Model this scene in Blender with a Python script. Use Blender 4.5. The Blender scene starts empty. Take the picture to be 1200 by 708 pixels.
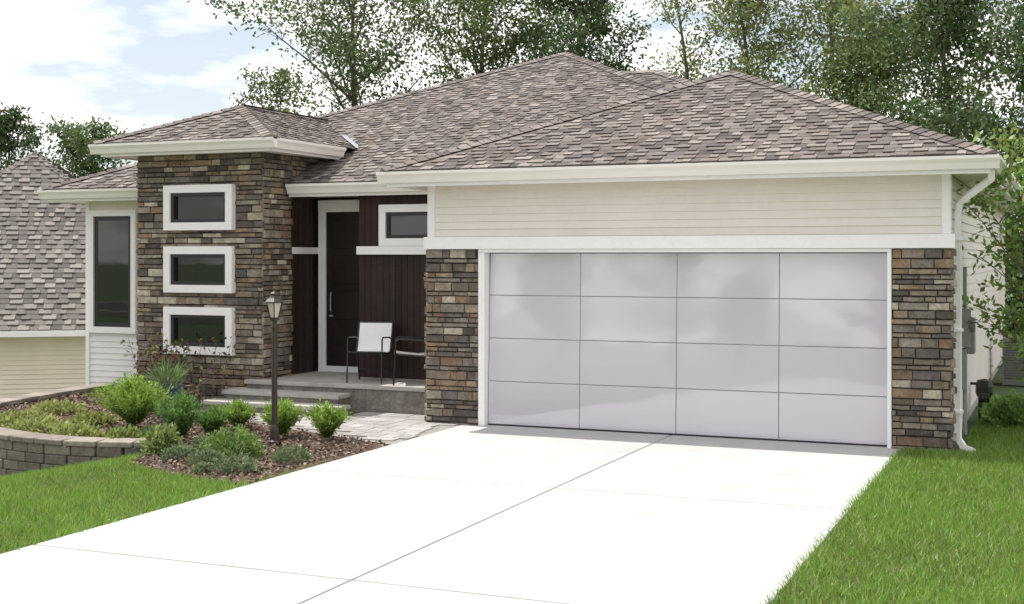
import bpy, math, random
import numpy as np
from mathutils import Vector, Matrix
random.seed(7)
rng = np.random.default_rng(7)
S = bpy.context.scene
COL = S.collection

# ------------------------------------------------------------ helpers
def link(o, parent=None):
    COL.objects.link(o)
    if parent is not None: o.parent = parent
    return o
def empty(name, loc=(0,0,0)):
    e = bpy.data.objects.new(name, None); e.location = loc
    e.empty_display_size = .2
    return link(e)

class M:
    def __init__(s): s.v=[]; s.f=[]; s.c=[]
    def poly(s, pts, col=(1,1,1)):
        b=len(s.v); s.v += [tuple(p) for p in pts]; s.c += [col]*len(pts)
        s.f.append(tuple(range(b,b+len(pts))))
    def mesh(s, pts, faces, col=(1,1,1)):
        b=len(s.v); s.v += [tuple(p) for p in pts]; s.c += [col]*len(pts)
        for f in faces: s.f.append(tuple(b+i for i in f))
    def box(s,x0,x1,y0,y1,z0,z1,col=(1,1,1)):
        p=[(x0,y0,z0),(x1,y0,z0),(x1,y1,z0),(x0,y1,z0),(x0,y0,z1),(x1,y0,z1),(x1,y1,z1),(x0,y1,z1)]
        s.mesh(p,[(0,3,2,1),(4,5,6,7),(0,1,5,4),(1,2,6,5),(2,3,7,6),(3,0,4,7)],col)
    def tube(s,pts,rad,n=8,col=(1,1,1),cap=True,phase=0.):
        pts=[Vector(p) for p in pts]
        if not hasattr(rad,'__len__'): rad=[rad]*len(pts)
        b=len(s.v); prev=None
        for i,p in enumerate(pts):
            if i==0: t=pts[1]-pts[0]
            elif i==len(pts)-1: t=pts[-1]-pts[-2]
            else: t=(pts[i+1]-pts[i]).normalized()+(pts[i]-pts[i-1]).normalized()
            t.normalize()
            if prev is None:
                a=Vector((1,0,0)) if abs(t.x)<.8 else Vector((0,1,0))
                u=t.cross(a).normalized()
            else:
                u=(prev-t*prev.dot(t)).normalized()
            prev=u; w=t.cross(u)
            for k in range(n):
                an=2*math.pi*k/n+phase
                s.v.append(tuple(p+(u*math.cos(an)+w*math.sin(an))*rad[i])); s.c.append(col)
        for i in range(len(pts)-1):
            for k in range(n):
                a=b+i*n+k; c=b+i*n+(k+1)%n
                s.f.append((a,c,c+n,a+n))
        if cap:
            s.f.append(tuple(b+k for k in range(n-1,-1,-1)))
            s.f.append(tuple(b+(len(pts)-1)*n+k for k in range(n)))
    def lathe(s,prof,c,n=24,col=(1,1,1),phase=0.):
        b=len(s.v)
        for r,z in prof:
            for k in range(n):
                a=2*math.pi*k/n+phase
                s.v.append((c[0]+r*math.cos(a),c[1]+r*math.sin(a),c[2]+z)); s.c.append(col)
        for i in range(len(prof)-1):
            for k in range(n):
                a=b+i*n+k; d=b+i*n+(k+1)%n
                s.f.append((a,d,d+n,a+n))
    def build(s,name,mat,parent=None,bevel=0,smooth=False,loc=None,rotz=0):
        me=bpy.data.meshes.new(name); me.from_pydata(s.v,[],s.f)
        ca=me.color_attributes.new('Col','FLOAT_COLOR','POINT')
        arr=np.ones((len(s.v),4),dtype=np.float32); arr[:,:3]=np.array(s.c,dtype=np.float32).reshape(-1,3)
        ca.data.foreach_set('color',arr.ravel())
        me.materials.append(mat); me.update()
        if smooth: me.polygons.foreach_set('use_smooth',[True]*len(me.polygons))
        o=bpy.data.objects.new(name,me); link(o,parent)
        if bevel:
            m=o.modifiers.new('b','BEVEL'); m.width=bevel; m.segments=2; m.limit_method='ANGLE'
        if loc: o.location=loc
        o.rotation_euler[2]=rotz
        return o

def np_mesh(name,V,k,cols,mat,parent=None):
    """V (N*k,3), each consecutive k verts one face"""
    n=len(V)//k
    me=bpy.data.meshes.new(name)
    me.vertices.add(len(V)); me.vertices.foreach_set('co',V.astype(np.float32).ravel())
    me.loops.add(len(V)); me.loops.foreach_set('vertex_index',np.arange(len(V),dtype=np.int32))
    me.polygons.add(n); me.polygons.foreach_set('loop_start',np.arange(n,dtype=np.int32)*k)
    me.update(calc_edges=True)
    ca=me.color_attributes.new('Col','FLOAT_COLOR','POINT')
    arr=np.ones((len(V),4),dtype=np.float32); arr[:,:3]=np.repeat(cols,k,axis=0)
    ca.data.foreach_set('color',arr.ravel())
    me.materials.append(mat)
    o=bpy.data.objects.new(name,me); link(o,parent); return o

def unit(a): return a/np.maximum(np.linalg.norm(a,axis=1,keepdims=True),1e-6)
def leaves(name,P,L,W,cols,mat,parent=None,D=None,jit=1.0):
    n=len(P)
    d=rng.normal(size=(n,3))
    if D is not None: d=D+d*jit
    d=unit(d); s=unit(np.cross(d,rng.normal(size=(n,3))))
    L=(L*rng.uniform(.6,1.3,n))[:,None]; W=(W*rng.uniform(.7,1.2,n))[:,None]
    V=np.empty((n,4,3)); V[:,0]=P; V[:,1]=P+d*L*.5+s*W*.5; V[:,2]=P+d*L; V[:,3]=P+d*L*.5-s*W*.5
    return np_mesh(name,V.reshape(-1,3),4,cols,mat,parent)

def mat(name,base=(.8,.8,.8),rough=.6,attr=False,noise=None,bump=None,metal=0.,spec=.5,coat=0,ior=1.5):
    m=bpy.data.materials.new(name); m.use_nodes=True; nt=m.node_tree; N=nt.nodes; L=nt.links
    bs=N['Principled BSDF']; bs.inputs['Roughness'].default_value=rough
    bs.inputs['Metallic'].default_value=metal; bs.inputs['Specular IOR Level'].default_value=spec
    bs.inputs['Coat Weight'].default_value=coat; bs.inputs['IOR'].default_value=ior
    tc=N.new('ShaderNodeTexCoord')
    if attr:
        a=N.new('ShaderNodeAttribute'); a.attribute_name='Col'; src=a.outputs['Color']
    else:
        a=N.new('ShaderNodeRGB'); a.outputs[0].default_value=(*base,1); src=a.outputs[0]
    if noise:
        layers = noise if isinstance(noise,list) else [noise]
        for sc,amt in layers:
            nz=N.new('ShaderNodeTexNoise'); nz.inputs['Scale'].default_value=sc; nz.inputs['Detail'].default_value=3
            nz.inputs['Roughness'].default_value=.62
            L.new(tc.outputs['Object'],nz.inputs['Vector'])
            mr=N.new('ShaderNodeMapRange'); mr.inputs[1].default_value=.3; mr.inputs[2].default_value=.7
            mr.inputs[3].default_value=1-amt; mr.inputs[4].default_value=1+amt
            L.new(nz.outputs['Fac'],mr.inputs[0])
            mx=N.new('ShaderNodeVectorMath'); mx.operation='SCALE'
            L.new(src,mx.inputs[0]); L.new(mr.outputs[0],mx.inputs['Scale']); src=mx.outputs[0]
    L.new(src,bs.inputs['Base Color'])
    if bump:
        sc,st,dist=bump
        nz=N.new('ShaderNodeTexNoise'); nz.inputs['Scale'].default_value=sc; nz.inputs['Detail'].default_value=4 if sc>3 else 2
        L.new(tc.outputs['Object'],nz.inputs['Vector'])
        b=N.new('ShaderNodeBump'); b.inputs['Strength'].default_value=st; b.inputs['Distance'].default_value=dist
        L.new(nz.outputs['Fac'],b.inputs['Height']); L.new(b.outputs[0],bs.inputs['Normal'])
    return m
def leafmat(name,trans):
    m=bpy.data.materials.new(name); m.use_nodes=True; nt=m.node_tree; N=nt.nodes; L=nt.links
    N.remove(N['Principled BSDF'])
    a=N.new('ShaderNodeAttribute'); a.attribute_name='Col'
    df=N.new('ShaderNodeBsdfDiffuse'); tr=N.new('ShaderNodeBsdfTranslucent'); gl=N.new('ShaderNodeBsdfGlossy'); gl.inputs['Roughness'].default_value=.45
    gl.inputs['Color'].default_value=(.9,.95,.9,1)
    L.new(a.outputs['Color'],df.inputs['Color']); L.new(a.outputs['Color'],tr.inputs['Color'])
    m1=N.new('ShaderNodeMixShader'); m1.inputs[0].default_value=trans; L.new(df.outputs[0],m1.inputs[1]); L.new(tr.outputs[0],m1.inputs[2])
    m2=N.new('ShaderNodeMixShader'); m2.inputs[0].default_value=.035; L.new(m1.outputs[0],m2.inputs[1]); L.new(gl.outputs[0],m2.inputs[2])
    L.new(m2.outputs[0],N['Material Output'].inputs['Surface']); return m

m_shingle=mat('shingle',attr=True,rough=.95,noise=[(1.2,.08),(60,.3)],bump=(120,.5,.004),spec=.2)
m_roofdeck=mat('roof_deck',(.12,.105,.098),.95,noise=(10,.2))
m_stone=mat('ledgestone',attr=True,rough=.9,noise=[(9,.28),(40,.22)],bump=(28,.9,.012),spec=.25)
m_mortar=mat('mortar',(.055,.047,.04),.95)
m_siding=mat('cream_siding',(.83,.765,.71),.5,noise=[(1.2,.03),(14,.02)],bump=(50,.05,.002))
m_siding_w=mat('pale_siding',(.78,.76,.76),.5,noise=(2,.03))
m_trim=mat('white_trim',(.90,.875,.875),.4,noise=[(2.,.02),(20,.02)])
m_gutter=mat('gutter_cream',(.88,.83,.78),.35,noise=(1.5,.03))
m_soffit=mat('soffit',(.82,.76,.70),.6,noise=(2,.03))
m_black=mat('black_frame',(.018,.017,.018),.35)
m_glass=mat('window_glass',(.008,.009,.009),.02,spec=.6,bump=(1.2,.06,.03),ior=1.6)
m_wood=mat('dark_wood_panel',attr=True,rough=.5,noise=[(3,.25),(30,.2)],bump=(40,.2,.003),spec=.25)
m_door=mat('entry_door',(.022,.015,.013),.35,noise=(6,.2),spec=.35)
m_gdoor=mat('garage_door_panel',(.60,.575,.615),.045,noise=[(.6,.02)],bump=(.8,.11,.06),spec=.5,ior=2.0)
m_gseal=mat('garage_seam',(.3,.28,.28),.6)
m_conc=mat('driveway_concrete',(.455,.45,.445),.85,noise=[(.45,.07),(2.5,.05),(45,.07)],bump=(140,.25,.002),spec=.2)
m_step=mat('step_concrete',(.42,.40,.37),.9,noise=[(4,.14),(40,.12)],bump=(60,.4,.004))
m_stepface=mat('porch_stone',(.22,.195,.17),.9,noise=[(6,.35),(30,.25)],bump=(18,.8,.015))
m_paver=mat('walk_paver',attr=True,rough=.9,noise=[(5,.12),(50,.1)],bump=(60,.35,.003))
m_block=mat('retaining_block',attr=True,rough=.95,noise=[(9,.2),(50,.2)],bump=(30,.8,.012))
m_mulch=mat('mulch',attr=True,rough=.95,noise=(20,.3))
m_leaf=leafmat('leaves',.40)
m_grass=leafmat('grass_blades',.38)
m_bark=mat('bark',(.13,.105,.085),.95,noise=[(3,.25),(20,.25)],bump=(14,.8,.03))
m_post=mat('lamp_post_paint',(.035,.022,.017),.4,noise=(20,.15))
m_lampglass=mat('lamp_glass',(.55,.5,.42),.15)
m_pot=mat('glazed_pot',(.05,.075,.10),.3,noise=(8,.3))
m_sling=mat('white_sling',(.85,.84,.84),.6,noise=(60,.04))
m_grey=mat('utility_grey',(.30,.31,.31),.45,noise=(10,.1))
m_silver=mat('flashing',(.55,.56,.58),.35,metal=.6)
m_asphalt=mat('asphalt',(.06,.06,.062),.9,noise=[(1,.1),(80,.3)],bump=(150,.4,.003))
m_dark=mat('interior_dark',(.03,.028,.026),.9)

# ------------------------------------------------------------ builders
def shade(c,f): return tuple(x*f for x in c)
SH=[(.195,.168,.152),(.155,.134,.124),(.235,.205,.187),(.118,.104,.10),(.20,.176,.166),(.27,.238,.216),(.17,.142,.125)]
def shingles(acc,poly,row=.135,wr=(.09,.22),pal=None,seed=0,thick=.011):
    pal=pal or SH
    R=random.Random(seed)
    P=[Vector(p) for p in poly]
    eu=(P[1]-P[0]).normalized()
    n=(P[1]-P[0]).cross(P[2]-P[1]).normalized()
    if n.z<0: n=-n
    ev=n.cross(eu).normalized()
    if ev.z<0: ev=-ev
    pts=[((p-P[0]).dot(eu),(p-P[0]).dot(ev)) for p in P]
    vmax=max(v for _,v in pts)
    def span(v):
        xs=[]
        for i in range(len(pts)):
            a=pts[i]; b=pts[(i+1)%len(pts)]
            if (a[1]-v)*(b[1]-v)<=0 and abs(a[1]-b[1])>1e-6:
                t=(v-a[1])/(b[1]-a[1]); xs.append(a[0]+t*(b[0]-a[0]))
        return (min(xs),max(xs)) if len(xs)>=2 else None
    v=-.02; r=0
    while v<vmax-.03:
        sp=span(min(max(v+.05,.001),vmax-.002))
        if sp:
            u=sp[0]-R.uniform(0,.1)
            thickrow=False
            while u<sp[1]:
                w=R.uniform(*wr)
                a=max(u,sp[0]); b=min(u+w,sp[1]); u+=w
                thickrow=not thickrow
                if b-a<.01: continue
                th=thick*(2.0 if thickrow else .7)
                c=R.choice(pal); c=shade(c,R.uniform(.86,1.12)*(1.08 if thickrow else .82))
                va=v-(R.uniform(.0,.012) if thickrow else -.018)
                vb=v+row+.02
                q=[P[0]+eu*a+ev*va+n*th,P[0]+eu*b+ev*va+n*th,P[0]+eu*b+ev*vb+n*.004,P[0]+eu*a+ev*vb+n*.004,
                   P[0]+eu*a+ev*va,P[0]+eu*b+ev*va]
                b0=len(acc.v)
                acc.mesh(q[:4],[(0,1,2,3)],c)
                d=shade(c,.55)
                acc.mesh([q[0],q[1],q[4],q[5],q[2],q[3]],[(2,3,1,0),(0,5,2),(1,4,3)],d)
        v+=row; r+=1
def caps(acc,p0,p1,n1,n2,seed=1,w=.13):
    R=random.Random(seed); p0=Vector(p0);p1=Vector(p1); d=(p1-p0); Ln=d.length; d.normalize()
    s1=n1.cross(d).normalized(); s2=n2.cross(d).normalized()
    if s1.z>0: s1=-s1
    if s2.z>0: s2=-s2
    t=0
    while t<Ln-.05:
        c=shade(R.choice(SH),R.uniform(.9,1.1))
        a=p0+d*t; b=p0+d*min(t+.2,Ln)
        up=(n1+n2).normalized()
        a0=a+up*.045; b0=b+up*.024
        acc.mesh([a0,b0,b+s1*w+n1*.016,a+s1*w+n1*.03, b+s2*w+n2*.016,a+s2*w+n2*.03, a,],
                 [(0,1,2,3),(0,5,4,1),(0,3,6),(0,6,5)],c)
        t+=.15
def pn(poly):
    P=[Vector(p) for p in poly]; n=(P[1]-P[0]).cross(P[2]-P[1]).normalized()
    return n if n.z>0 else -n
def hip_roof(name,x0,x1,y0,y1,z,p,parent,seed,do=('f','r','l','b'),xf=None,**kw):
    h=min(x1-x0,y1-y0)/2; zr=z+p*h
    A=(x0,y0,z);B=(x1,y0,z);C=(x1,y1,z);D=(x0,y1,z)
    if (x1-x0)>=(y1-y0):
        ym=(y0+y1)/2; r0=(x0+h,ym,zr); r1=(x1-h,ym,zr)
        pl={'f':[A,B,r1,r0],'r':[B,C,r1],'b':[C,D,r0,r1],'l':[D,A,r0]}
        hips=[(A,r0,'f','l'),(B,r1,'f','r'),(C,r1,'r','b'),(D,r0,'b','l'),(r0,r1,'f','b')]
    else:
        xm=(x0+x1)/2; r0=(xm,y0+h,zr); r1=(xm,y1-h,zr)
        pl={'f':[A,B,r0],'r':[B,C,r1,r0],'b':[C,D,r1],'l':[D,A,r0,r1]}
        hips=[(A,r0,'f','l'),(B,r0,'f','r'),(C,r1,'r','b'),(D,r1,'b','l'),(r0,r1,'r','l')]
    if xf:
        pl={k:[xf(q) for q in v] for k,v in pl.items()}
        hips=[(xf(a),xf(b),c,d) for a,b,c,d in hips]
    deck=M(); sh=M()
    for k,poly in pl.items():
        q=[]
        for v in poly:
            if not q or (Vector(v)-Vector(q[-1])).length>.01: q.append(v)
        pl[k]=q
        deck.poly([ (a[0],a[1],a[2]-.012) for a in q])
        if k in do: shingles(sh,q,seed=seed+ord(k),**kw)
    for i,(a,b,k1,k2) in enumerate(hips):
        if (Vector(a)-Vector(b)).length>.1: caps(sh,a,b,pn(pl[k1]),pn(pl[k2]),seed+i)
    deck.build(name+'_deck',m_roofdeck,parent); sh.build(name+'_shingles',m_shingle,parent)

STC=[(.26,.20,.145),(.18,.142,.112),(.33,.275,.215),(.13,.115,.105),(.27,.20,.135),(.44,.385,.31),(.21,.18,.15),(.235,.165,.115),(.105,.09,.08),(.29,.25,.205),(.16,.138,.118),(.195,.155,.12),(.24,.205,.17)]
def stone_wall(acc,back,o,eu,n,width,z0,z1,holes=(),seed=3):
    R=random.Random(seed); o=Vector(o);eu=Vector(eu);n=Vector(n)
    br=sorted(set([z0,z1]+[h for q in holes for h in q[2:4] if z0<h<z1]))
    rows=[]
    for a,b in zip(br[:-1],br[1:]):
        k=max(1,int(round((b-a)/.082))); ws=[R.choice([.7,.85,1,1.2,1.45]) for _ in range(k)]; s=sum(ws); z=a
        for w in ws: rows.append((z,z+w/s*(b-a))); z+=w/s*(b-a)
    def P(u,d,z): return o+eu*u+n*d+Vector((0,0,z))
    for ra,rb in rows:
        u=-R.uniform(0,.15)
        zm=(ra+rb)/2
        hs=[h for h in holes if h[2]-1e-4<zm<h[3]+1e-4]
        while u<width:
            w=R.uniform(.10,.36); a=max(u,0); b=min(u+w,width); u+=w
            segs=[(a,b)]
            for h in hs:
                ns=[]
                for (p,q) in segs:
                    if q<=h[0] or p>=h[1]: ns.append((p,q))
                    else:
                        if p<h[0]: ns.append((p,h[0]))
                        if q>h[1]: ns.append((h[1],q))
                segs=ns
            for (p,q) in segs:
                if q-p<.02: continue
                d=R.uniform(.015,.06); g=.0045
                c=shade(R.choice(STC),R.uniform(.8,1.15))
                j=lambda s=.006:R.uniform(.002,.002+s)
                pa,qa,za,zb=p+g,q-g,ra+g,rb-g
                um=R.uniform(.35,.65)*(qa-pa)+pa
                dm=d+R.uniform(0,.008)
                pts=[P(pa,0,za),P(qa,0,za),P(qa,0,zb),P(pa,0,zb),
                     P(pa,d*.75,za+j(.003)),P(qa,d*.75,za+j(.003)),P(qa,d*.75,zb-j(.003)),P(pa,d*.75,zb-j(.003)),
                     P(pa+j(.01),d,za+j(.012)),P(um,dm,za+j(.01)),P(qa-j(.01),d-R.uniform(0,.01),za+j(.012)),
                     P(qa-j(.01),d-R.uniform(0,.01),zb-j(.012)),P(um,dm-R.uniform(0,.008),zb-j(.01)),P(pa+j(.01),d,zb-j(.012))]
                acc.mesh(pts,[(0,1,5,4),(1,2,6,5),(2,3,7,6),(3,0,4,7),
                              (4,5,10,9,8),(5,6,11,10),(6,7,13,12,11),(7,4,8,13),(8,9,12,13),(9,10,11,12)],c)
    us=sorted(set([0,width]+[h[0] for h in holes]+[h[1] for h in holes])); zs=br
    for a,b in zip(us[:-1],us[1:]):
        for c,d in zip(zs[:-1],zs[1:]):
            um=(a+b)/2; zm=(c+d)/2
            if any(h[0]<um<h[1] and h[2]<zm<h[3] for h in holes): continue
            back.poly([P(a,.004,c),P(b,.004,c),P(b,.004,d),P(a,.004,d)])
def lap(acc,o,eu,n,width,z0,z1,h=.1,out=.014):
    o=Vector(o);eu=Vector(eu);n=Vector(n)
    P=lambda u,d,z:o+eu*u+n*d+Vector((0,0,z))
    z=z0
    while z<z1-.01:
        zt=min(z+h,z1)
        acc.poly([P(0,out,z+.004),P(width,out,z+.004),P(width,.002,zt),P(0,.002,zt)])
        acc.poly([P(0,0,z),P(width,0,z),P(width,out,z+.004),P(0,out,z+.004)])
        z+=h
def window(name,par,x0,x1,z0,z1,y,tw=.12,out=.09,mull=(),inner=.05):
    t=M(); yf=y-out
    t.box(x0,x1,yf,y,z1-tw,z1); t.box(x0,x1,yf,y,z0,z0+tw)
    t.box(x0,x0+tw,yf,y,z0+tw,z1-tw); t.box(x1-tw,x1,yf,y,z0+tw,z1-tw)
    t.build(name+'_trim',m_trim,par,bevel=.004)
    a,b,c,d=x0+tw,x1-tw,z0+tw,z1-tw; s=inner
    k=M(); yk=yf+.035
    k.box(a,b,yk,y,d-s,d); k.box(a,b,yk,y,c,c+s); k.box(a,a+s,yk,y,c+s,d-s); k.box(b-s,b,yk,y,c+s,d-s)
    for mx in mull: k.box(mx-.02,mx+.02,yk+.005,y,c+s,d-s)
    k.build(name+'_sash',m_black,par,bevel=.003)
    g=M(); g.box(a+s,b-s,y-.02,y-.005,c+s,d-s); g.build(name+'_glass',m_glass,par)

# ============================================================ HOUSE
H=empty('stone_front_house')
PITCH=.417
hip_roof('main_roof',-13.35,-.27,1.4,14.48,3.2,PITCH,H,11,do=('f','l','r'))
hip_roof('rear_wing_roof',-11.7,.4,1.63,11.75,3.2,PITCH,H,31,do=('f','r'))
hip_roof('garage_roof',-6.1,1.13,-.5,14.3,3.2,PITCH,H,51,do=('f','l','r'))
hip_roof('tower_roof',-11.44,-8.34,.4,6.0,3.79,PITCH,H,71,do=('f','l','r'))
fl=M()
for k,(p0,p1) in enumerate([((-8.33,2.80,3.81),(-9.0,3.47,4.09))]):
    a=Vector(p0);b_=Vector(p1); w2=Vector((0,-.11,-.03))
    fl.mesh([a,b_,b_+w2+Vector((.02,0,.03)),a+w2+Vector((.02,0,.03))],[(0,1,2,3)]); fl.mesh([a,b_,b_-Vector((.0,.0,-.05)),a+Vector((0,0,.05))],[(0,1,2,3)])
fl.build('valley_flashing',m_silver,H)
b=M(); b.box(-12.8,.58,2.6,14.0,-1.6,3.1); b.box(-5.6,.58,.25,2.6,-.2,3.1); b.box(-12.8,-11.05,2.0,2.6,-1.6,3.1)
b.box(-10.9,-8.9,1.0,2.6,-.6,3.66)
b.build('house_core',m_dark,H)
g=M()
def gutter_x(x0,x1,y,zt,hh=.14,dd=.12):
    prof=[(0,-hh),(-dd*.55,-hh),(-dd*.75,-hh*.55),(-dd,-hh*.25),(-dd,0),(-dd+.015,0),(-dd+.015,-.02),(0,-.02)]
    a=[(x0,y+p[0],zt+p[1]) for p in prof]; c=[(x1,y+p[0],zt+p[1]) for p in prof]; n=len(prof)
    g.mesh(a+c,[(i,(i+1)%n,n+(i+1)%n,n+i) for i in range(n)]+[tuple(range(n-1,-1,-1)),tuple(range(n,2*n))])
def gutter_y(y0,y1,x,zt,sgn=1,hh=.14,dd=.12):
    prof=[(0,-hh),(dd*.55,-hh),(dd*.75,-hh*.55),(dd,-hh*.25),(dd,0),(dd-.015,0),(dd-.015,-.02),(0,-.02)]
    a=[(x+sgn*p[0],y0,zt+p[1]) for p in prof]; c=[(x+sgn*p[0],y1,zt+p[1]) for p in prof]; n=len(prof)
    g.mesh(a+c,[(i,(i+1)%n,n+(i+1)%n,n+i) for i in range(n)]+[tuple(range(n)),tuple(range(2*n-1,n-1,-1))])
gutter_x(-6.16,1.19,-.44,3.185)
gutter_y(-.43,14.3,1.08,3.185)
gutter_y(-.43,1.3,-6.05,3.185,-1)
gutter_x(-13.4,-11.05,1.46,3.185)
gutter_x(-8.72,-6.06,1.46,3.185)
gutter_y(1.47,14.3,-13.3,3.185,-1)
gutter_x(-11.5,-8.28,.46,3.78)
gutter_y(.47,2.35,-8.40,3.78)
gutter_y(.47,2.6,-11.38,3.78,-1)
g.build('gutters',m_gutter,H)
f=M()
f.box(-6.07,1.10,-.438,-.41,3.0,3.17); f.box(1.055,1.078,-.41,14.2,3.0,3.17); f.box(-6.045,-6.02,-.41,1.38,3.0,3.17)
f.box(-13.29,-11.0,1.462,1.49,3.0,3.17); f.box(-8.74,-6.05,1.462,1.49,3.0,3.17); f.box(-13.298,-13.27,1.49,14.2,3.0,3.17)
f.box(-11.37,-8.41,.462,.49,3.6,3.76); f.box(-8.43,-8.402,.49,2.4,3.6,3.76); f.box(-11.378,-11.35,.49,2.6,3.6,3.76)
f.build('fascia',m_trim,H)
so=M()
def soffit(x0,x1,y0,y1,z,along='x',st=.12):
    if along=='x':
        x=x0
        while x<x1-.01:
            xe=min(x+st,x1); so.box(x+.004,xe-.004,y0,y1,z,z+.01); x+=st
    else:
        y=y0
        while y<y1-.01:
            ye=min(y+st,y1); so.box(x0,x1,y+.004,ye-.004,z,z+.01); y+=st
    so.box(x0,x1,y0,y1,z+.012,z+.02)
soffit(-6.02,1.055,-.41,.0,3.03); soffit(.66,1.055,.0,14.,3.03,'y'); soffit(-6.02,-5.70,.0,1.38,3.03,'y')
soffit(-13.27,-11.0,1.49,1.95,3.03); soffit(-13.27,-12.88,1.95,14.,3.03,'y')
soffit(-8.78,-5.70,1.49,2.40,3.03)
soffit(-11.35,-8.43,.49,.84,3.62); soffit(-8.78,-8.43,.84,2.4,3.62,'y'); soffit(-11.35,-11.0,.84,2.6,3.62,'y')
so.build('soffits',m_soffit,H)

sd=M()
lap(sd,(-5.60,0,0),(1,0,0),(0,-1,0),6.18,2.372,3.03,.094,.022)
lap(sd,(.65,.03,0),(0,1,0),(1,0,0),13.9,.12,3.03,.11,.02)
lap(sd,(-5.69,1.7,0),(0,-1,0),(-1,0,0),1.7,.36,3.03,.11)
sd.build('garage_siding',m_siding,H)
fd=M(); fd.box(.56,.645,.02,14.,-.3,.12); fd.build('foundation',m_step,H)
sw=M()
lap(sw,(-12.80,1.9,0),(1,0,0),(0,-1,0),1.85,-1.25,.88,.095,.02)
lap(sw,(-12.87,13.9,0),(0,-1,0),(-1,0,0),12.0,-1.4,3.03,.11)
sw.build('wing_siding',m_siding_w,H)
sp=M(); sp.box(-12.80,-11.0,1.885,1.98,.89,3.03); sp.build('wing_panel',m_siding,H)
t=M()
t.box(-5.72,.72,-.105,.0,2.215,2.37)
t.box(-5.70,-5.60,-.035,.03,2.372,3.028); t.box(.58,.672,-.035,.03,2.372,3.028)
t.box(-4.97,-4.885,-.07,.10,0.,2.17); t.box(-.0+.005,.05,-.07,.10,0.,2.17); t.box(-4.97,.05,-.072,.10,2.172,2.213)
t.box(-12.875,-12.80,1.86,1.95,-1.25,3.028)
t.box(.60,.676,.031,.09,-.02,3.028)
t.box(-8.775,-8.735,1.60,2.34,2.16,2.26)
t.box(-8.73,-8.60,2.27,2.345,.36,2.80); t.box(-8.73,-7.60,2.262,2.345,2.80,2.98)
t.box(-7.69,-6.0,1.62,1.695,2.15,2.27)
t.box(-8.60,-7.72,2.272,2.345,.362,.45)
t.build('trim_boards',m_trim,H,bevel=.004)

# garage door
gd=M(); cols=[-4.88,-3.66,-2.44,-1.22,0.]; rows=[0.015,.555,1.095,1.635,2.165]
R=random.Random(4); lean=.030
for i in range(4):
    for j in range(4):
        x0,x1,z0,z1=cols[i]+.004,cols[i+1]-.004,rows[j]+.004,rows[j+1]-.004
        e=[R.uniform(-.002,.002) for _ in range(2)]
        ya=.035+lean*z0; yb=.035+lean*z1
        gd.mesh([(x0,ya+e[0],z0),(x1,ya+e[1],z0),(x1,ya+.03,z0),(x0,ya+.03,z0),(x0,yb+e[0],z1),(x1,yb+e[1],z1),(x1,yb+.03,z1),(x0,yb+.03,z1)],
                [(0,3,2,1),(4,5,6,7),(0,1,5,4),(1,2,6,5),(2,3,7,6),(3,0,4,7)])
gd.build('garage_door',m_gdoor,H,bevel=.003)
gs=M(); gs.mesh([(-4.88,.05,0),(0,.05,0),(0,.05+lean*2.17,2.17),(-4.88,.05+lean*2.17,2.17)],[(0,1,2,3)]); gs.build('garage_door_seam',m_gseal,H)
gs=M(); gs.box(-4.88,0,.03,.06,.0,.014); gs.build('garage_door_weatherstrip',m_black,H)

# stone work
st=M(); bk=M()
holes=[(-10.46+11.01,-9.25+11.01,2.505,3.17),(-10.46+11.01,-9.25+11.01,1.59,2.27),(-10.46+11.01,-9.25+11.01,.69,1.38)]
sh_=[(h[0]+.03,h[1]-.03,h[2]+.03,h[3]-.03) for h in holes]
stone_wall(st,bk,(-11.01,.87,0),(1,0,0),(0,-1,0),2.24,-.5,3.62,sh_,3)
stone_wall(st,bk,(-8.80,.84,0),(0,1,0),(1,0,0),.76,-.1,3.62,(),4)
stone_wall(st,bk,(-8.80,1.60,0),(0,1,0),(1,0,0),.9,3.05,3.62,(),5)
stone_wall(st,bk,(-10.99,2.6,0),(0,-1,0),(-1,0,0),1.73,-.6,3.62,(),6)
stone_wall(st,bk,(-5.71,-.02,0),(1,0,0),(0,-1,0),.74,-.06,2.213,(),7)
stone_wall(st,bk,(-5.70,.7,0),(0,-1,0),(-1,0,0),.74,-.06,2.213,(),8)
stone_wall(st,bk,(.05,-.02,0),(1,0,0),(0,-1,0),.65,-.06,2.213,(),9)
stone_wall(st,bk,(.67,-.04,0),(0,1,0),(1,0,0),.12,-.06,2.213,(),10)
st.build('ledgestone',m_stone,H); bk.build('mortar',m_mortar,H)
for i,(a,c) in enumerate([(2.505,3.17),(1.59,2.27),(.69,1.38)]):
    window('tower_window_%d'%i,H,-10.46,-9.25,a,c,.86,.115,.11)
window('wing_window',H,-12.79,-11.84,.885,2.87,1.885,.10,.06,inner=.07)
window('porch_window',H,-7.32,-6.0,2.273,2.87,1.695,.11,.08)

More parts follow.
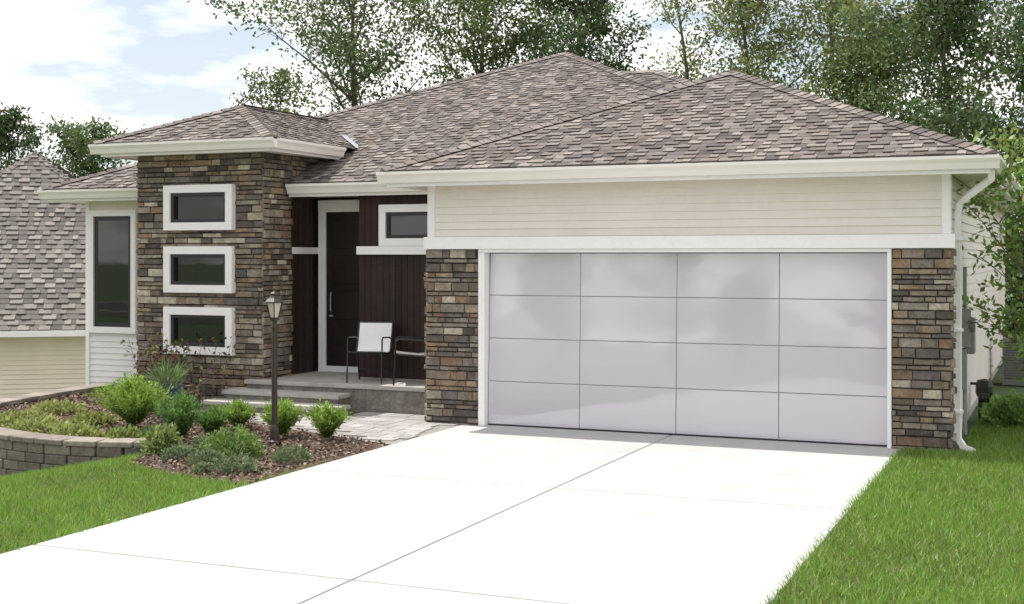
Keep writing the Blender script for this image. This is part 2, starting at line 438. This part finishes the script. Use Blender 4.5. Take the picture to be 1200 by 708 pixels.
w=M(); R=random.Random(5)
WD=(.030,.016,.013)
def planks(x0,x1,y,z0,z1,pw=.1):
    x=x0
    while x<x1-.01:
        xe=min(x+pw,x1); c=shade(WD,R.uniform(.75,1.3)); w.box(x+.003,xe-.003,y,y+.02,z0,z1,c); x+=pw
planks(-7.69,-5.70,1.70,.36,3.03)
y=1.60
while y<2.33:
    c=shade(WD,R.uniform(.75,1.3)); w.box(-8.80,-8.78,y+.003,min(y+.1,2.345)-.003,.36,3.03,c); y+=.1
w.box(-7.70,-7.66,1.722,2.35,.36,3.03,WD)
w.box(-8.80,-5.70,2.35,2.37,.36,3.03,WD)
w.box(-7.66,-5.70,1.722,1.74,.36,3.03,(.01,.008,.007))
w.build('wood_cladding',m_wood,H)
d=M(); d.box(-8.60,-7.72,2.30,2.345,.452,2.798); d.build('entry_door',m_door,H)
d=M()
for k in range(4): d.box(-8.48,-7.85,2.285,2.30,.62+k*.54,.62+k*.54+.44)
d.build('entry_door_panels',m_door,H,bevel=.008)
d=M(); d.tube([(-8.50,2.27,1.28),(-8.50,2.25,1.30),(-8.50,2.25,1.55),(-8.50,2.27,1.57)],.012,8)
d.lathe([(0,0),(.03,0),(.03,.03),(0,.03)],(-8.5,2.27,1.2),12); d.build('door_handle',m_grey,H)

ps=M()
ps.box(-9.0,-5.66,.70,2.345,.30,.36)
ps.box(-9.15,-7.25,.36,.698,.18,.24); ps.box(-9.25,-7.05,.02,.36-.002,.065,.12)
ps.build('porch_slab_treads',m_step,H,bevel=.008)
pf=M(); pf.box(-8.98,-5.66,.73,2.3,-.1,.30); pf.box(-9.13,-7.27,.385,.72,-.1,.18); pf.box(-9.23,-7.07,.045,.38,-.1,.065)
pf.build('porch_base',m_stepface,H,bevel=.01)

ds=M(); ds.tube([(1.10,-.30,3.06),(1.10,-.26,2.95),(.90,-.05,2.82),(.76,.12,2.72),(.735,.16,2.6),(.735,.16,.12),(.80,.10,.03),(.90,.02,.01)],.045,4,phase=.78)
for zz in (2.3,1.3,.4): ds.box(.676,.79,.105,.215,zz,zz+.03)
ds.build('downspout',m_trim,H)
mt=M(); mt.box(.668,.78,1.3,1.55,1.05,1.5); mt.box(.668,.74,1.33,1.5,.55,1.03); mt.tube([(.72,1.42,.55),(.72,1.42,.0)],.025,8)
mt.tube([(.72,1.42,1.5),(.72,1.42,2.0)],.022,8); mt.tube([(.78,1.42,1.3),(.83,1.42,1.3)],.075,16)
mt.box(.668,.77,2.3,2.6,.9,1.35)
mt.build('electric_meter',m_grey,H,bevel=.004)
gm=M(); gm.tube([(.80,2.9,.0),(.80,2.9,.3),(.80,3.2,.3),(.80,3.2,.15)],.018,8); gm.lathe([(0,.28),(.09,.28),(.11,.34),(.11,.42),(.09,.50),(0,.52)],(.84,3.2,0),12); gm.tube([(.75,3.2,.45),(.66,3.2,.45)],.018,8)
gm.tube([(.80,2.85,.3),(.92,2.85,.3)],.06,12)
gm.build('gas_meter',m_black,H)

# ============================================================ AC unit
A=empty('air_conditioner_unit')
ac=M()
ax0,ax1,ay0,ay1=.86,1.42,8.0,8.6
for i in range(14): ac.box(ax0+.01,ax1-.01,ay0+.01,ay1-.01,.12+i*.042,.12+i*.042+.026)
ac.box(ax0+.04,ax1-.04,ay0+.04,ay1-.04,.08,.72); ac.box(ax0,ax1,ay0,ay1,.71,.76); ac.box(ax0,ax1,ay0,ay1,.0,.10)
for x in (ax0,ax1-.03):
    for yy in (ay0,ay1-.03): ac.box(x,x+.03,yy,yy+.03,.1,.71)
ac.lathe([(.0,.78),(.22,.78),(.24,.76)],((ax0+ax1)/2,(ay0+ay1)/2,0),20)
ac.build('housing',mat('ac_grey',(.16,.17,.16),.5,noise=(8,.1)),A)

# ============================================================ NEIGHBOUR
NB=empty('neighbouring_house')
rt=np.array([.9205,.3907]); fw=np.array([-.3907,.9205])
ax=-.227*rt+.974*fw; lx=.974*rt+.227*fw
apex=np.array([-25.34,14.09])
def xf(p):
    q=apex+lx*p[0]+ax*(p[1]-6.0); return (q[0],q[1],p[2])
NSH=[(.21,.19,.17),(.175,.158,.145),(.15,.135,.125),(.245,.22,.20)]
hip_roof('roof',-6,6,0,19,.32,.795,NB,91,do=('f','r'),xf=xf,row=.20,wr=(.12,.32),pal=NSH,thick=.022)
nw=M()
o=xf((-5.5,.5,0)); z0=-2.4
lap(nw,(o[0],o[1],0),(lx[0],lx[1],0),(-ax[0],-ax[1],0),11,z0,.2,.115,.025)
o=xf((5.5,.5,0)); lap(nw,(o[0],o[1],0),(ax[0],ax[1],0),(lx[0],lx[1],0),18,z0,.2,.115,.02)
nw.build('siding',mat('tan_siding',(.82,.70,.60),.55,noise=(2,.04)),NB)
ng=M(); 
def obox(acc,x0,x1,y0,y1,z0,z1):
    p=[xf(q) for q in [(x0,y0,z0),(x1,y0,z0),(x1,y1,z0),(x0,y1,z0),(x0,y0,z1),(x1,y0,z1),(x1,y1,z1),(x0,y1,z1)]]
    acc.mesh(p,[(0,3,2,1),(4,5,6,7),(0,1,5,4),(1,2,6,5),(2,3,7,6),(3,0,4,7)])
obox(ng,-6.05,6.05,-.1,.02,.17,.31); obox(ng,6.0,6.1,.02,19,.17,.31); obox(ng,-5.98,5.98,.022,.6,.19,.21)
obox(ng,5.45,5.56,.44,.5,z0,.19)
ng.build('gutter',m_trim,NB)

# ============================================================ GROUND
wall_path=[(-7.35,-3.05),(-7.9,-3.32),(-8.6,-3.42),(-9.4,-3.32),(-10.2,-3.05),(-11.0,-2.6),(-11.7,-1.9),(-12.1,-.9),(-12.3,.4),(-12.4,1.8)]
platpoly=np.array(wall_path+[(-12.4,2.2),(-5,2.2),(-5,-3.05)])
def inpoly(x,y,poly):
    x=np.asarray(x);y=np.asarray(y); r=np.zeros(x.shape,bool); n=len(poly)
    for i in range(n):
        x1,y1=poly[i];x2,y2=poly[(i+1)%n]
        c=((y1>y)!=(y2>y))&(x<(x2-x1)*(y-y1)/((y2-y1)if y2!=y1 else 1e-9)+x1); r^=c
    return r
def gh(x,y):
    x=np.asarray(x,float);y=np.asarray(y,float)
    f=-.02-.19*np.maximum(0,-7.2-x); f=np.maximum(f,-2.3)
    back=np.clip((y-14)/30,0,1); f=f*(1-back)-1.0*back
    f=np.where(inpoly(x,y,platpoly),-.02,f)
    return f
xs=np.concatenate([[-500,-250,-120,-70,-45,-35,-28,-23,-20],np.arange(-18,-5.1,.2),[-4,-2,0,2,5,10,20,40,80,200,500]])
ys=np.concatenate([[-500,-250,-120,-60,-40,-30,-25,-20,-15,-12,-10,-8,-6.5,-5.5,-5],np.arange(-4.6,2.61,.2),[3,4,6,9,12,15,18,22,27,33,44,60,100,200,500]])
X,Y=np.meshgrid(xs,ys); Z=gh(X,Y)
V=[(X[j,i],Y[j,i],Z[j,i]) for j in range(len(ys)) for i in range(len(xs))]
F=[(j*len(xs)+i,j*len(xs)+i+1,(j+1)*len(xs)+i+1,(j+1)*len(xs)+i) for j in range(len(ys)-1) for i in range(len(xs)-1)]
gr=M(); gr.mesh(V,F,(1,1,1))
m_ground=mat('lawn_soil',(.085,.12,.045),.95,noise=[(.4,.12),(4,.2),(50,.35)],bump=(60,.8,.02))
gr.build('ground',m_ground)

bed=[(-5.21,-4.75),(-5.21,-1.95),(-7.7,-.97),(-9.4,-.65),(-9.4,.3),(-8.9,.95),(-11.2,.95),(-11.2,1.95),(-12.38,1.95),(-12.28,.4),(-12.05,-.9),(-11.65,-1.9),(-10.95,-2.55),(-10.2,-3.0),(-9.4,-3.25),(-8.6,-3.38),(-7.9,-3.28),(-7.35,-3.1),(-7.3,-3.6),(-7.05,-4.15),(-6.5,-4.45),(-5.9,-4.65)]
bd=M(); bd.poly([(x,y,-.012) for x,y in bed],(.085,.055,.038)); bd.build('mulch_bed',m_mulch)
bp=np.array(bed); n=28000
px=rng.uniform(-12.4,-5.2,n);py=rng.uniform(-4.8,1.9,n); k=inpoly(px,py,bp); px,py=px[k],py[k]
P=np.stack([px,py,rng.uniform(-.008,.022,len(px))],1)
D=np.zeros_like(P); a=rng.uniform(0,6.28,len(P)); D[:,0]=np.cos(a);D[:,1]=np.sin(a)
cc=np.array([[.20,.13,.09],[.12,.08,.055],[.28,.20,.15],[.07,.05,.04],[.34,.27,.21]])[rng.integers(0,5,len(P))]*rng.uniform(.7,1.2,(len(P),1))
leaves('mulch_chips',P,.055,.026,cc,m_mulch,None,D,.3)
bpy.data.objects['mulch_chips'].parent=bpy.data.objects['mulch_bed']

dr=M(); xr=[-5.2,-2.5,.16]; yr=[-18.7,-15.0,-11.2,-7.5,-3.8,-.0]
for i in range(2):
    for j in range(5):
        y1=yr[j+1]-.011 if j<4 else .05
        dr.box(xr[i]+.007,xr[i+1]-.007,yr[j]+.011,y1,-.12,0)
dro=dr.build('driveway',m_conc,bevel=.012)
dj=M(); dj.box(-5.17,.13,-18.6,.04,-.1,-.010,(.2,.19,.18)); dj.build('joint_filler',mat('joint',(.17,.16,.15),.95),dro)
rd=M(); rd.poly([(-150,-27,.004),(150,-27,.004),(150,-19.0,.004),(-150,-19.0,.004)]); rd.build('road',m_asphalt)
kb=M(); kb.box(-150,-5.25,-19.0,-18.82,-.1,.12); kb.box(.2,150,-19.0,-18.82,-.1,.12); kb.box(-150,150,-27.2,-27.0,-.1,.12)
kb.box(-5.24,.19,-19.0,-18.72,-.1,.03)
kb.build('kerb',m_step,bevel=.02)

wk=M(); wp=np.array([(-5.21,-1.93),(-7.7,-.95),(-9.35,-.63),(-9.35,.02),(-7.0,.02),(-7.0,.70),(-5.21,.70)])
wk.poly([(x,y,-.008) for x,y in wp],(.27,.25,.23)); R=random.Random(9)
yy=-2.0
while yy<.7:
    hh=R.choice([.2,.3]); xx=-9.4-R.uniform(0,.3)
    while xx<-5.22:
        ww=R.choice([.2,.3,.42])
        corners=inpoly([xx+.02,xx+ww-.02,xx+.02,xx+ww-.02],[yy+.02,yy+.02,yy+hh-.02,yy+hh-.02],wp)
        if corners.all():
            wk.box(xx+.005,xx+ww-.005,yy+.005,yy+hh-.005,-.008,.004+R.uniform(0,.002),shade((.36,.345,.33),R.uniform(.84,1.1)))
        xx+=ww
    yy+=hh
wk.build('paver_walkway',m_paver)

rw=M(); R=random.Random(12)
pp=[Vector((x,y,0)) for x,y in wall_path]; Ls=[0]
for a,b_ in zip(pp[:-1],pp[1:]): Ls.append(Ls[-1]+(b_-a).length)
def at(s):
    s=max(0,min(s,Ls[-1]-1e-4))
    for i in range(len(Ls)-1):
        if Ls[i]<=s<=Ls[i+1]:
            d=(pp[i+1]-pp[i]).normalized(); return pp[i]+d*(s-Ls[i]),d
for c in range(11):
    zt=.0-(c-1)*.11+.01 if c>0 else .075
    zb=.012 if c==0 else zt-.106
    s=-.1*(c%2)
    while s<Ls[-1]:
        wd=.40 if c==0 else R.choice([.25,.3,.36]); e=min(s+wd,Ls[-1]); s0=max(s,0)
        if e-s0>.05:
            a,d0=at(s0+.003); b_,d1=at(e-.003); d=(b_-a).normalized(); nn=Vector((-d.y,d.x,0))
            hw=.17 if c==0 else .14+R.uniform(0,.015)
            if zt>gh(a.x,a.y-.4)-.25 or c==0:
                col=shade((.27,.235,.20) if c==0 else (.19,.165,.14),R.uniform(.75,1.2))
                q=[a-nn*hw,b_-nn*hw,b_+nn*hw,a+nn*hw]
                rw.mesh([(p.x,p.y,zb) for p in q]+[(p.x,p.y,zt) for p in q],[(0,3,2,1),(4,5,6,7),(0,1,5,4),(1,2,6,5),(2,3,7,6),(3,0,4,7)],col)
        s+=wd
rw.build('retaining_wall',m_block,bevel=.012)

# ============================================================ GRASS
def lawn(name,n,xa,xb,ya,yb,cond):
    px=rng.uniform(xa,xb,n);py=rng.uniform(ya,yb,n);k=cond(px,py);px,py=px[k],py[k];n=len(px)
    z=gh(px,py)-.002
    patch=.5+.25*np.sin(px*1.7+1.3*np.sin(py*1.1))*np.cos(py*1.9+.7*np.sin(px*2.3))+.25*np.sin(px*6.1+2*np.sin(py*4.7))*np.cos(py*7.3+px*2.9)
    h=rng.uniform(.035,.08,n)*(.8+.4*patch); wd=rng.uniform(.006,.013,n)
    a=rng.uniform(0,6.283,n); ln=rng.uniform(.01,.07,n); b=rng.uniform(0,6.283,n)
    V=np.empty((n,3,3)); s=np.stack([np.cos(a)*wd/2,np.sin(a)*wd/2,np.zeros(n)],1)
    P=np.stack([px,py,z],1); V[:,0]=P-s;V[:,1]=P+s;V[:,2]=P+np.stack([np.cos(b)*ln,np.sin(b)*ln,h],1)
    base=np.array([.17,.33,.05]); c=base*rng.uniform(.55,1.4,(n,1))*(.78+.44*patch[:,None])
    dry=rng.random(n)<.05; c[dry]=np.array([.42,.38,.18])*rng.uniform(.7,1.1,(dry.sum(),1))
    c[:,0]+=rng.uniform(0,.06,n)
    return np_mesh(name,V.reshape(-1,3),3,c,m_grass)
bedl=np.array(bed)
l1=lawn('lawn_grass',270000,.13,5.0,-10.0,6,lambda x,y:((y<-.08)|(x>.78))&(x<.2+(y+11)*.37))
lawn('lawn_grass',130000,-11.8,-5.17,-9.5,-3.2,lambda x,y:(~inpoly(x,y,bedl))&(y<-3.35+.0*x)&~((x<-7.3)&(y>-3.6))&(x>-6-(y+9.5)*1.15))

# ============================================================ TREES
def tree(name,base,Hh,tr,cr,cb,nl,ls,col,seed,limbs=14,clump=None,flat=1.0):
    R=random.Random(seed); rg=np.random.default_rng(seed)
    E=empty(name); t=M(); tips=[]
    base=Vector(base); pts=[base+Vector((0,0,-.3))]; rads=[tr*1.25]; k=7
    dx,dy=0,0
    for i in range(1,k+1):
        dx+=R.uniform(-.03,.03)*Hh; dy+=R.uniform(-.03,.03)*Hh
        f=i/k; pts.append(base+Vector((dx,dy,Hh*.93*f))); rads.append(tr*(1-f*.88))
    t.tube(pts,rads,7)
    def tp(f):
        f=max(0,min(.999,f))*k; i=int(f); a=f-i
        i0=min(i,k-1)
        return pts[i0].lerp(pts[i0+1],a) , rads[i0]*(1-a)+rads[i0+1]*a
    for li in range(limbs):
        f=cb+(1-cb)*((li+R.uniform(0,1))/limbs); p,r=tp(f)
        g=(f-cb)/(1-cb); prof=math.sin(math.pi*min(1,.18+g*.75))**.7
        Lg=cr*prof*R.uniform(.75,1.15); az=li*2.4+R.uniform(-.5,.5); el=R.uniform(.25,.7)+g*.5
        d=Vector((math.cos(az)*math.cos(el),math.sin(az)*math.cos(el),math.sin(el)))
        lp=[p]; lr=[max(r*.55,.02)]
        for s in range(4):
            d=(d+Vector((R.uniform(-.25,.25),R.uniform(-.25,.25),R.uniform(-.05,.25)))).normalized()
            lp.append(lp[-1]+d*Lg/4); lr.append(lr[0]*(1-(s+1)/4.6))
        t.tube(lp,lr,5)
        for s in range(1,5):
            for q in range(3):
                a2=R.uniform(0,6.28); d2=(d*.5+Vector((math.cos(a2),math.sin(a2),R.uniform(-.2,.6)))).normalized()
                e=lp[s]+d2*Lg*R.uniform(.2,.42)
                mid=lp[s].lerp(e,.5)+Vector((0,0,.05*Lg*R.uniform(0,1)))
                t.tube([lp[s],mid,e],[lr[s]*.5,lr[s]*.35,.008],4,cap=False); tips+= [e,mid]
        tips.append(lp[-1])
    t.build('trunk',m_bark,E)
    T=np.array([tuple(p) for p in tips]); m=len(T)
    cs=clump or cr*.115
    w=rg.uniform(.1,1.,m)**1.7; w/=w.sum()
    idx=rg.choice(m,nl,p=w)
    off=rg.normal(size=(nl,3))*cs*rg.uniform(.6,1.1,(m,1))[idx]; off[:,2]*=.6*flat
    P=T[idx]+off
    cl=rg.uniform(.55,1.4,m)[idx][:,None]
    c=np.array(col)*cl*rg.uniform(.7,1.3,(nl,1)); c[:,0]*=rg.uniform(.8,1.35,nl)
    leaves('foliage',P,ls,ls*.5,c,m_leaf,E)
    return E
G1=(.12,.175,.055);G2=(.095,.15,.05);G3=(.20,.25,.09);G4=(.07,.12,.04)
tree('deciduous_tree',(-23.4,28.6,-1),15.5,.26,5.0,.40,16000,.19,G2,101,limbs=19)
tree('deciduous_tree',(-17.2,28.5,-1),14.5,.24,3.9,.42,20000,.18,G1,102,limbs=20)
tree('deciduous_tree',(-14.0,27.3,-1),13.4,.22,2.8,.42,15000,.17,G4,103,limbs=18)
tree('deciduous_tree',(-11.7,32.0,-1),16,.16,2.6,.55,3000,.17,G3,104,limbs=10)
tree('deciduous_tree',(-10.0,36.0,-1),16.5,.2,4.4,.35,15000,.19,G3,105,limbs=18)
tree('deciduous_tree',(-6.2,33.5,-1),15,.2,4.2,.32,16000,.19,G3,106,limbs=19)
tree('deciduous_tree',(-4.1,28.5,-1),10.2,.2,3.4,.25,14000,.18,G1,107,limbs=17)
tree('deciduous_tree',(-.6,24.5,-1),11.0,.2,3.3,.18,19000,.17,G2,108,limbs=19)
tree('deciduous_tree',(1.5,20.5,-.8),8.6,.18,2.8,.10,19000,.15,G4,109,limbs=20)
tree('deciduous_tree',(-35.2,23.6,-2),9.4,.2,2.2,.35,7000,.18,G4,110,limbs=14)
tree('deciduous_tree',(-31.9,24.3,-2),8.6,.2,2.9,.3,9000,.18,G2,111,limbs=14)
tree('deciduous_tree',(-27.0,28.5,-2),11.0,.18,2.6,.5,3600,.18,G1,112,limbs=11)
tree('young_tree',(1.75,1.3,0),3.0,.045,1.5,.10,4800,.10,(.20,.31,.07),114,limbs=19,clump=.17)
n=24000
cx=rng.uniform(0,1,n); P=np.stack([-2+cx*16+rng.normal(size=n)*.4,18.5+rng.normal(size=n)*1.0+cx*2,-.8+rng.beta(1.5,1.5,n)*(3.4+1.2*np.sin(cx*19))],1)
cc=np.array([.09,.14,.045])*rng.uniform(.5,1.5,(n,1)); leaves('hedge',P,.2,.12,cc,m_leaf)
for i,(x,y_,h,r_) in enumerate([(-30,-50,8,3.5),(-22.5,-48,4.5,2.2),(-17.5,-52,7,2.6),(-12.5,-47,3.6,1.6),(-7,-55,8,3),(3,-48,9,3.5),(13,-48,10,4)]):
    tree('deciduous_tree',(x,y_,0),h,.2,r_,.12,2500,.36,G2,200+i,limbs=11,clump=.45)

# ============================================================ SHRUBS
def mound(name,x,y,w,h,n,ls,col,seed,z=0.):
    rg=np.random.default_rng(seed); d=unit(rg.normal(size=(n,3))); d[:,2]=np.abs(d[:,2])*1.0
    th=np.arctan2(d[:,1],d[:,0]); lump=1+.16*np.sin(th*3+seed)+.12*np.sin(th*5+d[:,2]*6+seed*2)+.08*np.sin(th*11+d[:,2]*13)
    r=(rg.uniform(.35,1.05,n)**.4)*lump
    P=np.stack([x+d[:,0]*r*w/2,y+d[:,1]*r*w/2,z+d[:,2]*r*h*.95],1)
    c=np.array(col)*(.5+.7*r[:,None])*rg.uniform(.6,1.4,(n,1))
    return leaves(name,P,ls,ls*.5,c,m_leaf,None,d+np.array([0,0,.5]),.7)
def spiky(name,x,y,w,h,n,col,seed,z=0.,bw=.014):
    rg=np.random.default_rng(seed); a=rg.uniform(0,6.283,n); o=rg.uniform(0,1,n)**.6
    P=np.stack([x+np.cos(a)*o*w*.28,y+np.sin(a)*o*w*.28,z+rg.uniform(0,h*.45,n)],1)
    D=np.stack([np.cos(a)*o*w/h*.9,np.sin(a)*o*w/h*.9,np.full(n,1.1)],1)
    c=np.array(col)*rg.uniform(.55,1.5,(n,1))
    return leaves(name,P,h*.62,bw,c,m_leaf,None,unit(D),.28)
def plumes(name,x,y,w,h,nb,col,seed,z=0.):
    rg=np.random.default_rng(seed); Ps=[];Ds=[]
    for i in range(nb):
        a=rg.uniform(0,6.283); sp=rg.uniform(.1,1); Ln=rg.uniform(.7,1.15)
        t=np.sort(rg.uniform(.1,1,70)); end=np.array([np.cos(a)*sp*w*.54*Ln,np.sin(a)*sp*w*.54*Ln,h*Ln*(1-.35*sp)])
        b=np.stack([end[0]*t**1.2,end[1]*t**1.2,end[2]*t**.8],1)+rg.normal(size=(70,3))*.012
        Ps.append(b+np.array([x,y,z])); d=end/np.linalg.norm(end); Ds.append(np.tile(d,(70,1)))
    P=np.concatenate(Ps);D=np.concatenate(Ds); n=len(P)
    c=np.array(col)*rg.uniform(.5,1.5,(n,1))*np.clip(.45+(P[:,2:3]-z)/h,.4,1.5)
    return leaves(name,P,.06,.014,c,m_leaf,None,D,.6)
YG=(.21,.32,.055); BG=(.12,.22,.05)
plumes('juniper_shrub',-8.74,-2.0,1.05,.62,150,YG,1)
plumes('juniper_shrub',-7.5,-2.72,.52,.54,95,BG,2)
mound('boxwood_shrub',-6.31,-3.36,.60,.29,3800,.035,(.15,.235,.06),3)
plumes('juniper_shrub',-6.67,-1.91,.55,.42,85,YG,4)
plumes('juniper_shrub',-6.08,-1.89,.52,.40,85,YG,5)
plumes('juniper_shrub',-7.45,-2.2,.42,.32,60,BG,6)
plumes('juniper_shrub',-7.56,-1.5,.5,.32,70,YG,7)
for i,(x,y,w_,h_) in enumerate([(-6.77,-3.71,.34,.11),(-6.28,-3.88,.36,.12),(-5.72,-4.16,.42,.13),(-5.58,-3.4,.38,.13),(-7.0,-2.95,.3,.10),(-6.0,-4.35,.2,.06)]):
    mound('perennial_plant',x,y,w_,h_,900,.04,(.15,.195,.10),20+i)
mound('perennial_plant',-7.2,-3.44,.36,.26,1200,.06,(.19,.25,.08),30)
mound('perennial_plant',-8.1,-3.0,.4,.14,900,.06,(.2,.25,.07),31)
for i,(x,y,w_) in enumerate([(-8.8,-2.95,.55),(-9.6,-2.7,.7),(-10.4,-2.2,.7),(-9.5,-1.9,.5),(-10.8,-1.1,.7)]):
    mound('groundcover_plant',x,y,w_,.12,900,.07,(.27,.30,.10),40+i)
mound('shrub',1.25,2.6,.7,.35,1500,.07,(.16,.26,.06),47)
spiky('daylily',-9.9,-.6,.6,.45,260,(.14,.23,.06),51)
spiky('daylily',-8.15,-.75,.5,.28,200,(.15,.24,.08),52)
spiky('daylily',-7.9,-2.75,.3,.2,120,(.15,.26,.09),53)
E=empty('burgundy_shrub'); t=M(); rg=np.random.default_rng(77); Ps=[]
for i in range(26):
    a=rg.uniform(0,6.28); L_=rg.uniform(.5,1.0); s=rg.uniform(.15,.6)
    c0=np.array([-9.75+rg.uniform(-.6,.6),.15+rg.uniform(-.15,.2),0]); e=c0+np.array([math.cos(a)*s,math.sin(a)*s*.5,L_])
    m_=(c0+e)/2+np.array([0,0,.08]); t.tube([tuple(c0),tuple(m_),tuple(e)],[.008,.006,.003],4)
    for q in np.linspace(.2,1,30): Ps.append((c0*(1-q)+e*q)+rg.normal(size=3)*.05)
t.build('stems',m_bark,E); P=np.array(Ps)
cc=np.where(rg.random((len(P),1))<.5,np.array([[.12,.045,.045]]),np.array([[.15,.19,.06]]))*rg.uniform(.6,1.4,(len(P),1))
leaves('foliage',P,.075,.045,cc,m_leaf,E)
E=empty('planter_pot'); p=M()
p.lathe([(0,0),(.13,0),(.14,.03),(.17,.18),(.195,.33),(.20,.37),(.225,.38),(.225,.42),(.19,.42),(.18,.36),(0,.35)],(-9.15,-.86,0),28)
p.build('pot',m_pot,E,smooth=False)
o=spiky('potted_foliage',-9.15,-.86,.5,.42,170,(.15,.23,.08),61,z=.36); o.parent=E

# ============================================================ LAMP POST
E=empty('lamp_post'); p=M(); lp=(-6.43,-2.43,0)
p.lathe([(0,0),(.075,0),(.075,.03),(.055,.05),(.05,.16),(.042,.2),(.034,.22),(.034,.5),(.03,1.30),(.04,1.31),(.04,1.33),(.028,1.35),(.028,1.39),(.05,1.40),(.055,1.42),(.03,1.43)],lp,16)
p.build('post',m_post,E)
c=M(); 
zb,zt=1.425,1.60
for k in range(6):
    a=k*math.pi/3; c.tube([(lp[0]+.052*math.cos(a),lp[1]+.052*math.sin(a),zb),(lp[0]+.098*math.cos(a),lp[1]+.098*math.sin(a),zt)],.006,5)
c.lathe([(0,0),(.058,0),(.058,.014),(0,.014)],(lp[0],lp[1],zb-.005),6)
c.lathe([(.085,0),(.118,0),(.118,.012),(.075,.05),(.045,.085),(.04,.10),(.055,.105),(.02,.125),(.012,.15),(.018,.162),(.0,.18)],(lp[0],lp[1],zt),6)
c.build('lantern_frame',m_post,E)
gl=M(); gl.lathe([(.048,0),(.092,.165)],(lp[0],lp[1],zb+.008),6); gl.lathe([(0,.0),(.018,.0),(.018,.09),(0,.1)],(lp[0],lp[1],zb+.01),10); gl.build('lantern_glass',m_lampglass,E)

# ============================================================ CHAIRS
def chair(name,x,y,z,rot,sling,w=.50,hb=.82):
    E=empty(name,(x,y,z)); E.rotation_euler[2]=rot
    k=M(); r=.012
    for s in (-1,1):
        X_=s*w/2
        k.tube([(X_,-.27,0),(X_,-.25,.30),(X_,-.24,.60),(X_,-.20,.635),(X_,.10,.62),(X_,.20,.60)],r,8)
        k.tube([(X_,.30,0),(X_,.22,.30),(X_,.17,.42),(X_,.24,.62),(X_,.30,hb)],r,8)
        k.tube([(X_*.94,-.25,.43),(X_*.94,.18,.39)],r,8)
    k.tube([(-w/2,-.25,.43),(w/2,-.25,.43)],r,8); k.tube([(-w/2,.18,.39),(w/2,.18,.39)],r,8)
    k.tube([(-w/2,.30,hb),(w/2,.30,hb)],r,8); k.tube([(-w/2,.255,.16),(w/2,.255,.16)],r*.8,8)
    k.build('frame',m_black,E)
    sl=M(); a=w/2-.014
    pr=[(-.25,.445),(-.1,.425),(.08,.41),(.165,.42),(.20,.50),(.245,.64),(.295,hb+.005)]
    for (y0,z0_),(y1,z1_) in zip(pr[:-1],pr[1:]):
        sl.mesh([(-a,y0,z0_),(a,y0,z0_),(a,y1,z1_),(-a,y1,z1_),(-a,y0+.006,z0_-.008),(a,y0+.006,z0_-.008),(a,y1+.006,z1_-.008),(-a,y1+.006,z1_-.008)],[(0,1,2,3),(7,6,5,4),(0,3,7,4),(1,5,6,2)])
    sl.build('sling',sling,E)
chair('patio_chair',-7.2,1.15,.36,math.radians(12),m_sling)
chair('patio_chair',-6.50,1.12,.36,math.radians(-62),mat('grey_sling',(.20,.19,.19),.7,noise=(60,.1)),.5,.66)

# ============================================================ LIGHT / WORLD / CAMERA
to=Vector((-.40,.045,.915)).normalized()
sl=bpy.data.lights.new('sun','SUN'); sl.energy=4.8; sl.angle=math.radians(.5); sl.color=(1,.965,.91)
so_=bpy.data.objects.new('sun',sl); link(so_); so_.rotation_euler=to.to_track_quat('Z','Y').to_euler()
W=bpy.data.worlds.new('World'); S.world=W; W.use_nodes=True; nt=W.node_tree; N=nt.nodes; L=nt.links
bg=N['Background']; sky=N.new('ShaderNodeTexSky'); sky.sky_type='NISHITA'; sky.sun_disc=False
sky.sun_elevation=math.asin(to.z); sky.sun_rotation=math.atan2(to.x,to.y); sky.air_density=1.0; sky.dust_density=1.0
L.new(sky.outputs[0],bg.inputs[0]); bg.inputs[1].default_value=.12
tc=N.new('ShaderNodeTexCoord'); sx=N.new('ShaderNodeSeparateXYZ'); L.new(tc.outputs['Generated'],sx.inputs[0])
ad=N.new('ShaderNodeMath'); ad.operation='ADD'; ad.inputs[1].default_value=.18; L.new(sx.outputs[2],ad.inputs[0])
mxm=N.new('ShaderNodeMath'); mxm.operation='MAXIMUM'; mxm.inputs[1].default_value=.05; L.new(ad.outputs[0],mxm.inputs[0])
cb=N.new('ShaderNodeCombineXYZ')
for i in (0,1):
    dv=N.new('ShaderNodeMath'); dv.operation='DIVIDE'; L.new(sx.outputs[i],dv.inputs[0]); L.new(mxm.outputs[0],dv.inputs[1]); L.new(dv.outputs[0],cb.inputs[i])
nz=N.new('ShaderNodeTexNoise'); nz.inputs['Scale'].default_value=1.15; nz.inputs['Detail'].default_value=6; nz.inputs['Roughness'].default_value=.52
L.new(cb.outputs[0],nz.inputs['Vector'])
rp=N.new('ShaderNodeValToRGB'); rp.color_ramp.elements[0].position=.44; rp.color_ramp.elements[1].position=.53
rp.color_ramp.elements[0].color=(.30,.30,.30,1); rp.color_ramp.elements[1].color=(1,1,1,1)
L.new(nz.outputs['Fac'],rp.inputs[0])
b2=N.new('ShaderNodeBackground'); b2.inputs[0].default_value=(1,.985,.97,1); b2.inputs[1].default_value=1.5
mx=N.new('ShaderNodeMixShader'); L.new(rp.outputs[0],mx.inputs[0]); L.new(bg.outputs[0],mx.inputs[1]); L.new(b2.outputs[0],mx.inputs[2])
L.new(mx.outputs[0],N['World Output'].inputs['Surface'])

cd=bpy.data.cameras.new('camera'); co=bpy.data.objects.new('camera',cd); link(co)
co.location=(1.83,-15.0,2.13); co.rotation_euler=(math.radians(90),0,math.radians(23))
cd.sensor_width=36; cd.lens=45.9; cd.shift_y=-.045; cd.clip_end=2000; cd.clip_start=.1
S.camera=co
S.view_settings.view_transform='Standard'; S.view_settings.look='None'; S.view_settings.exposure=0
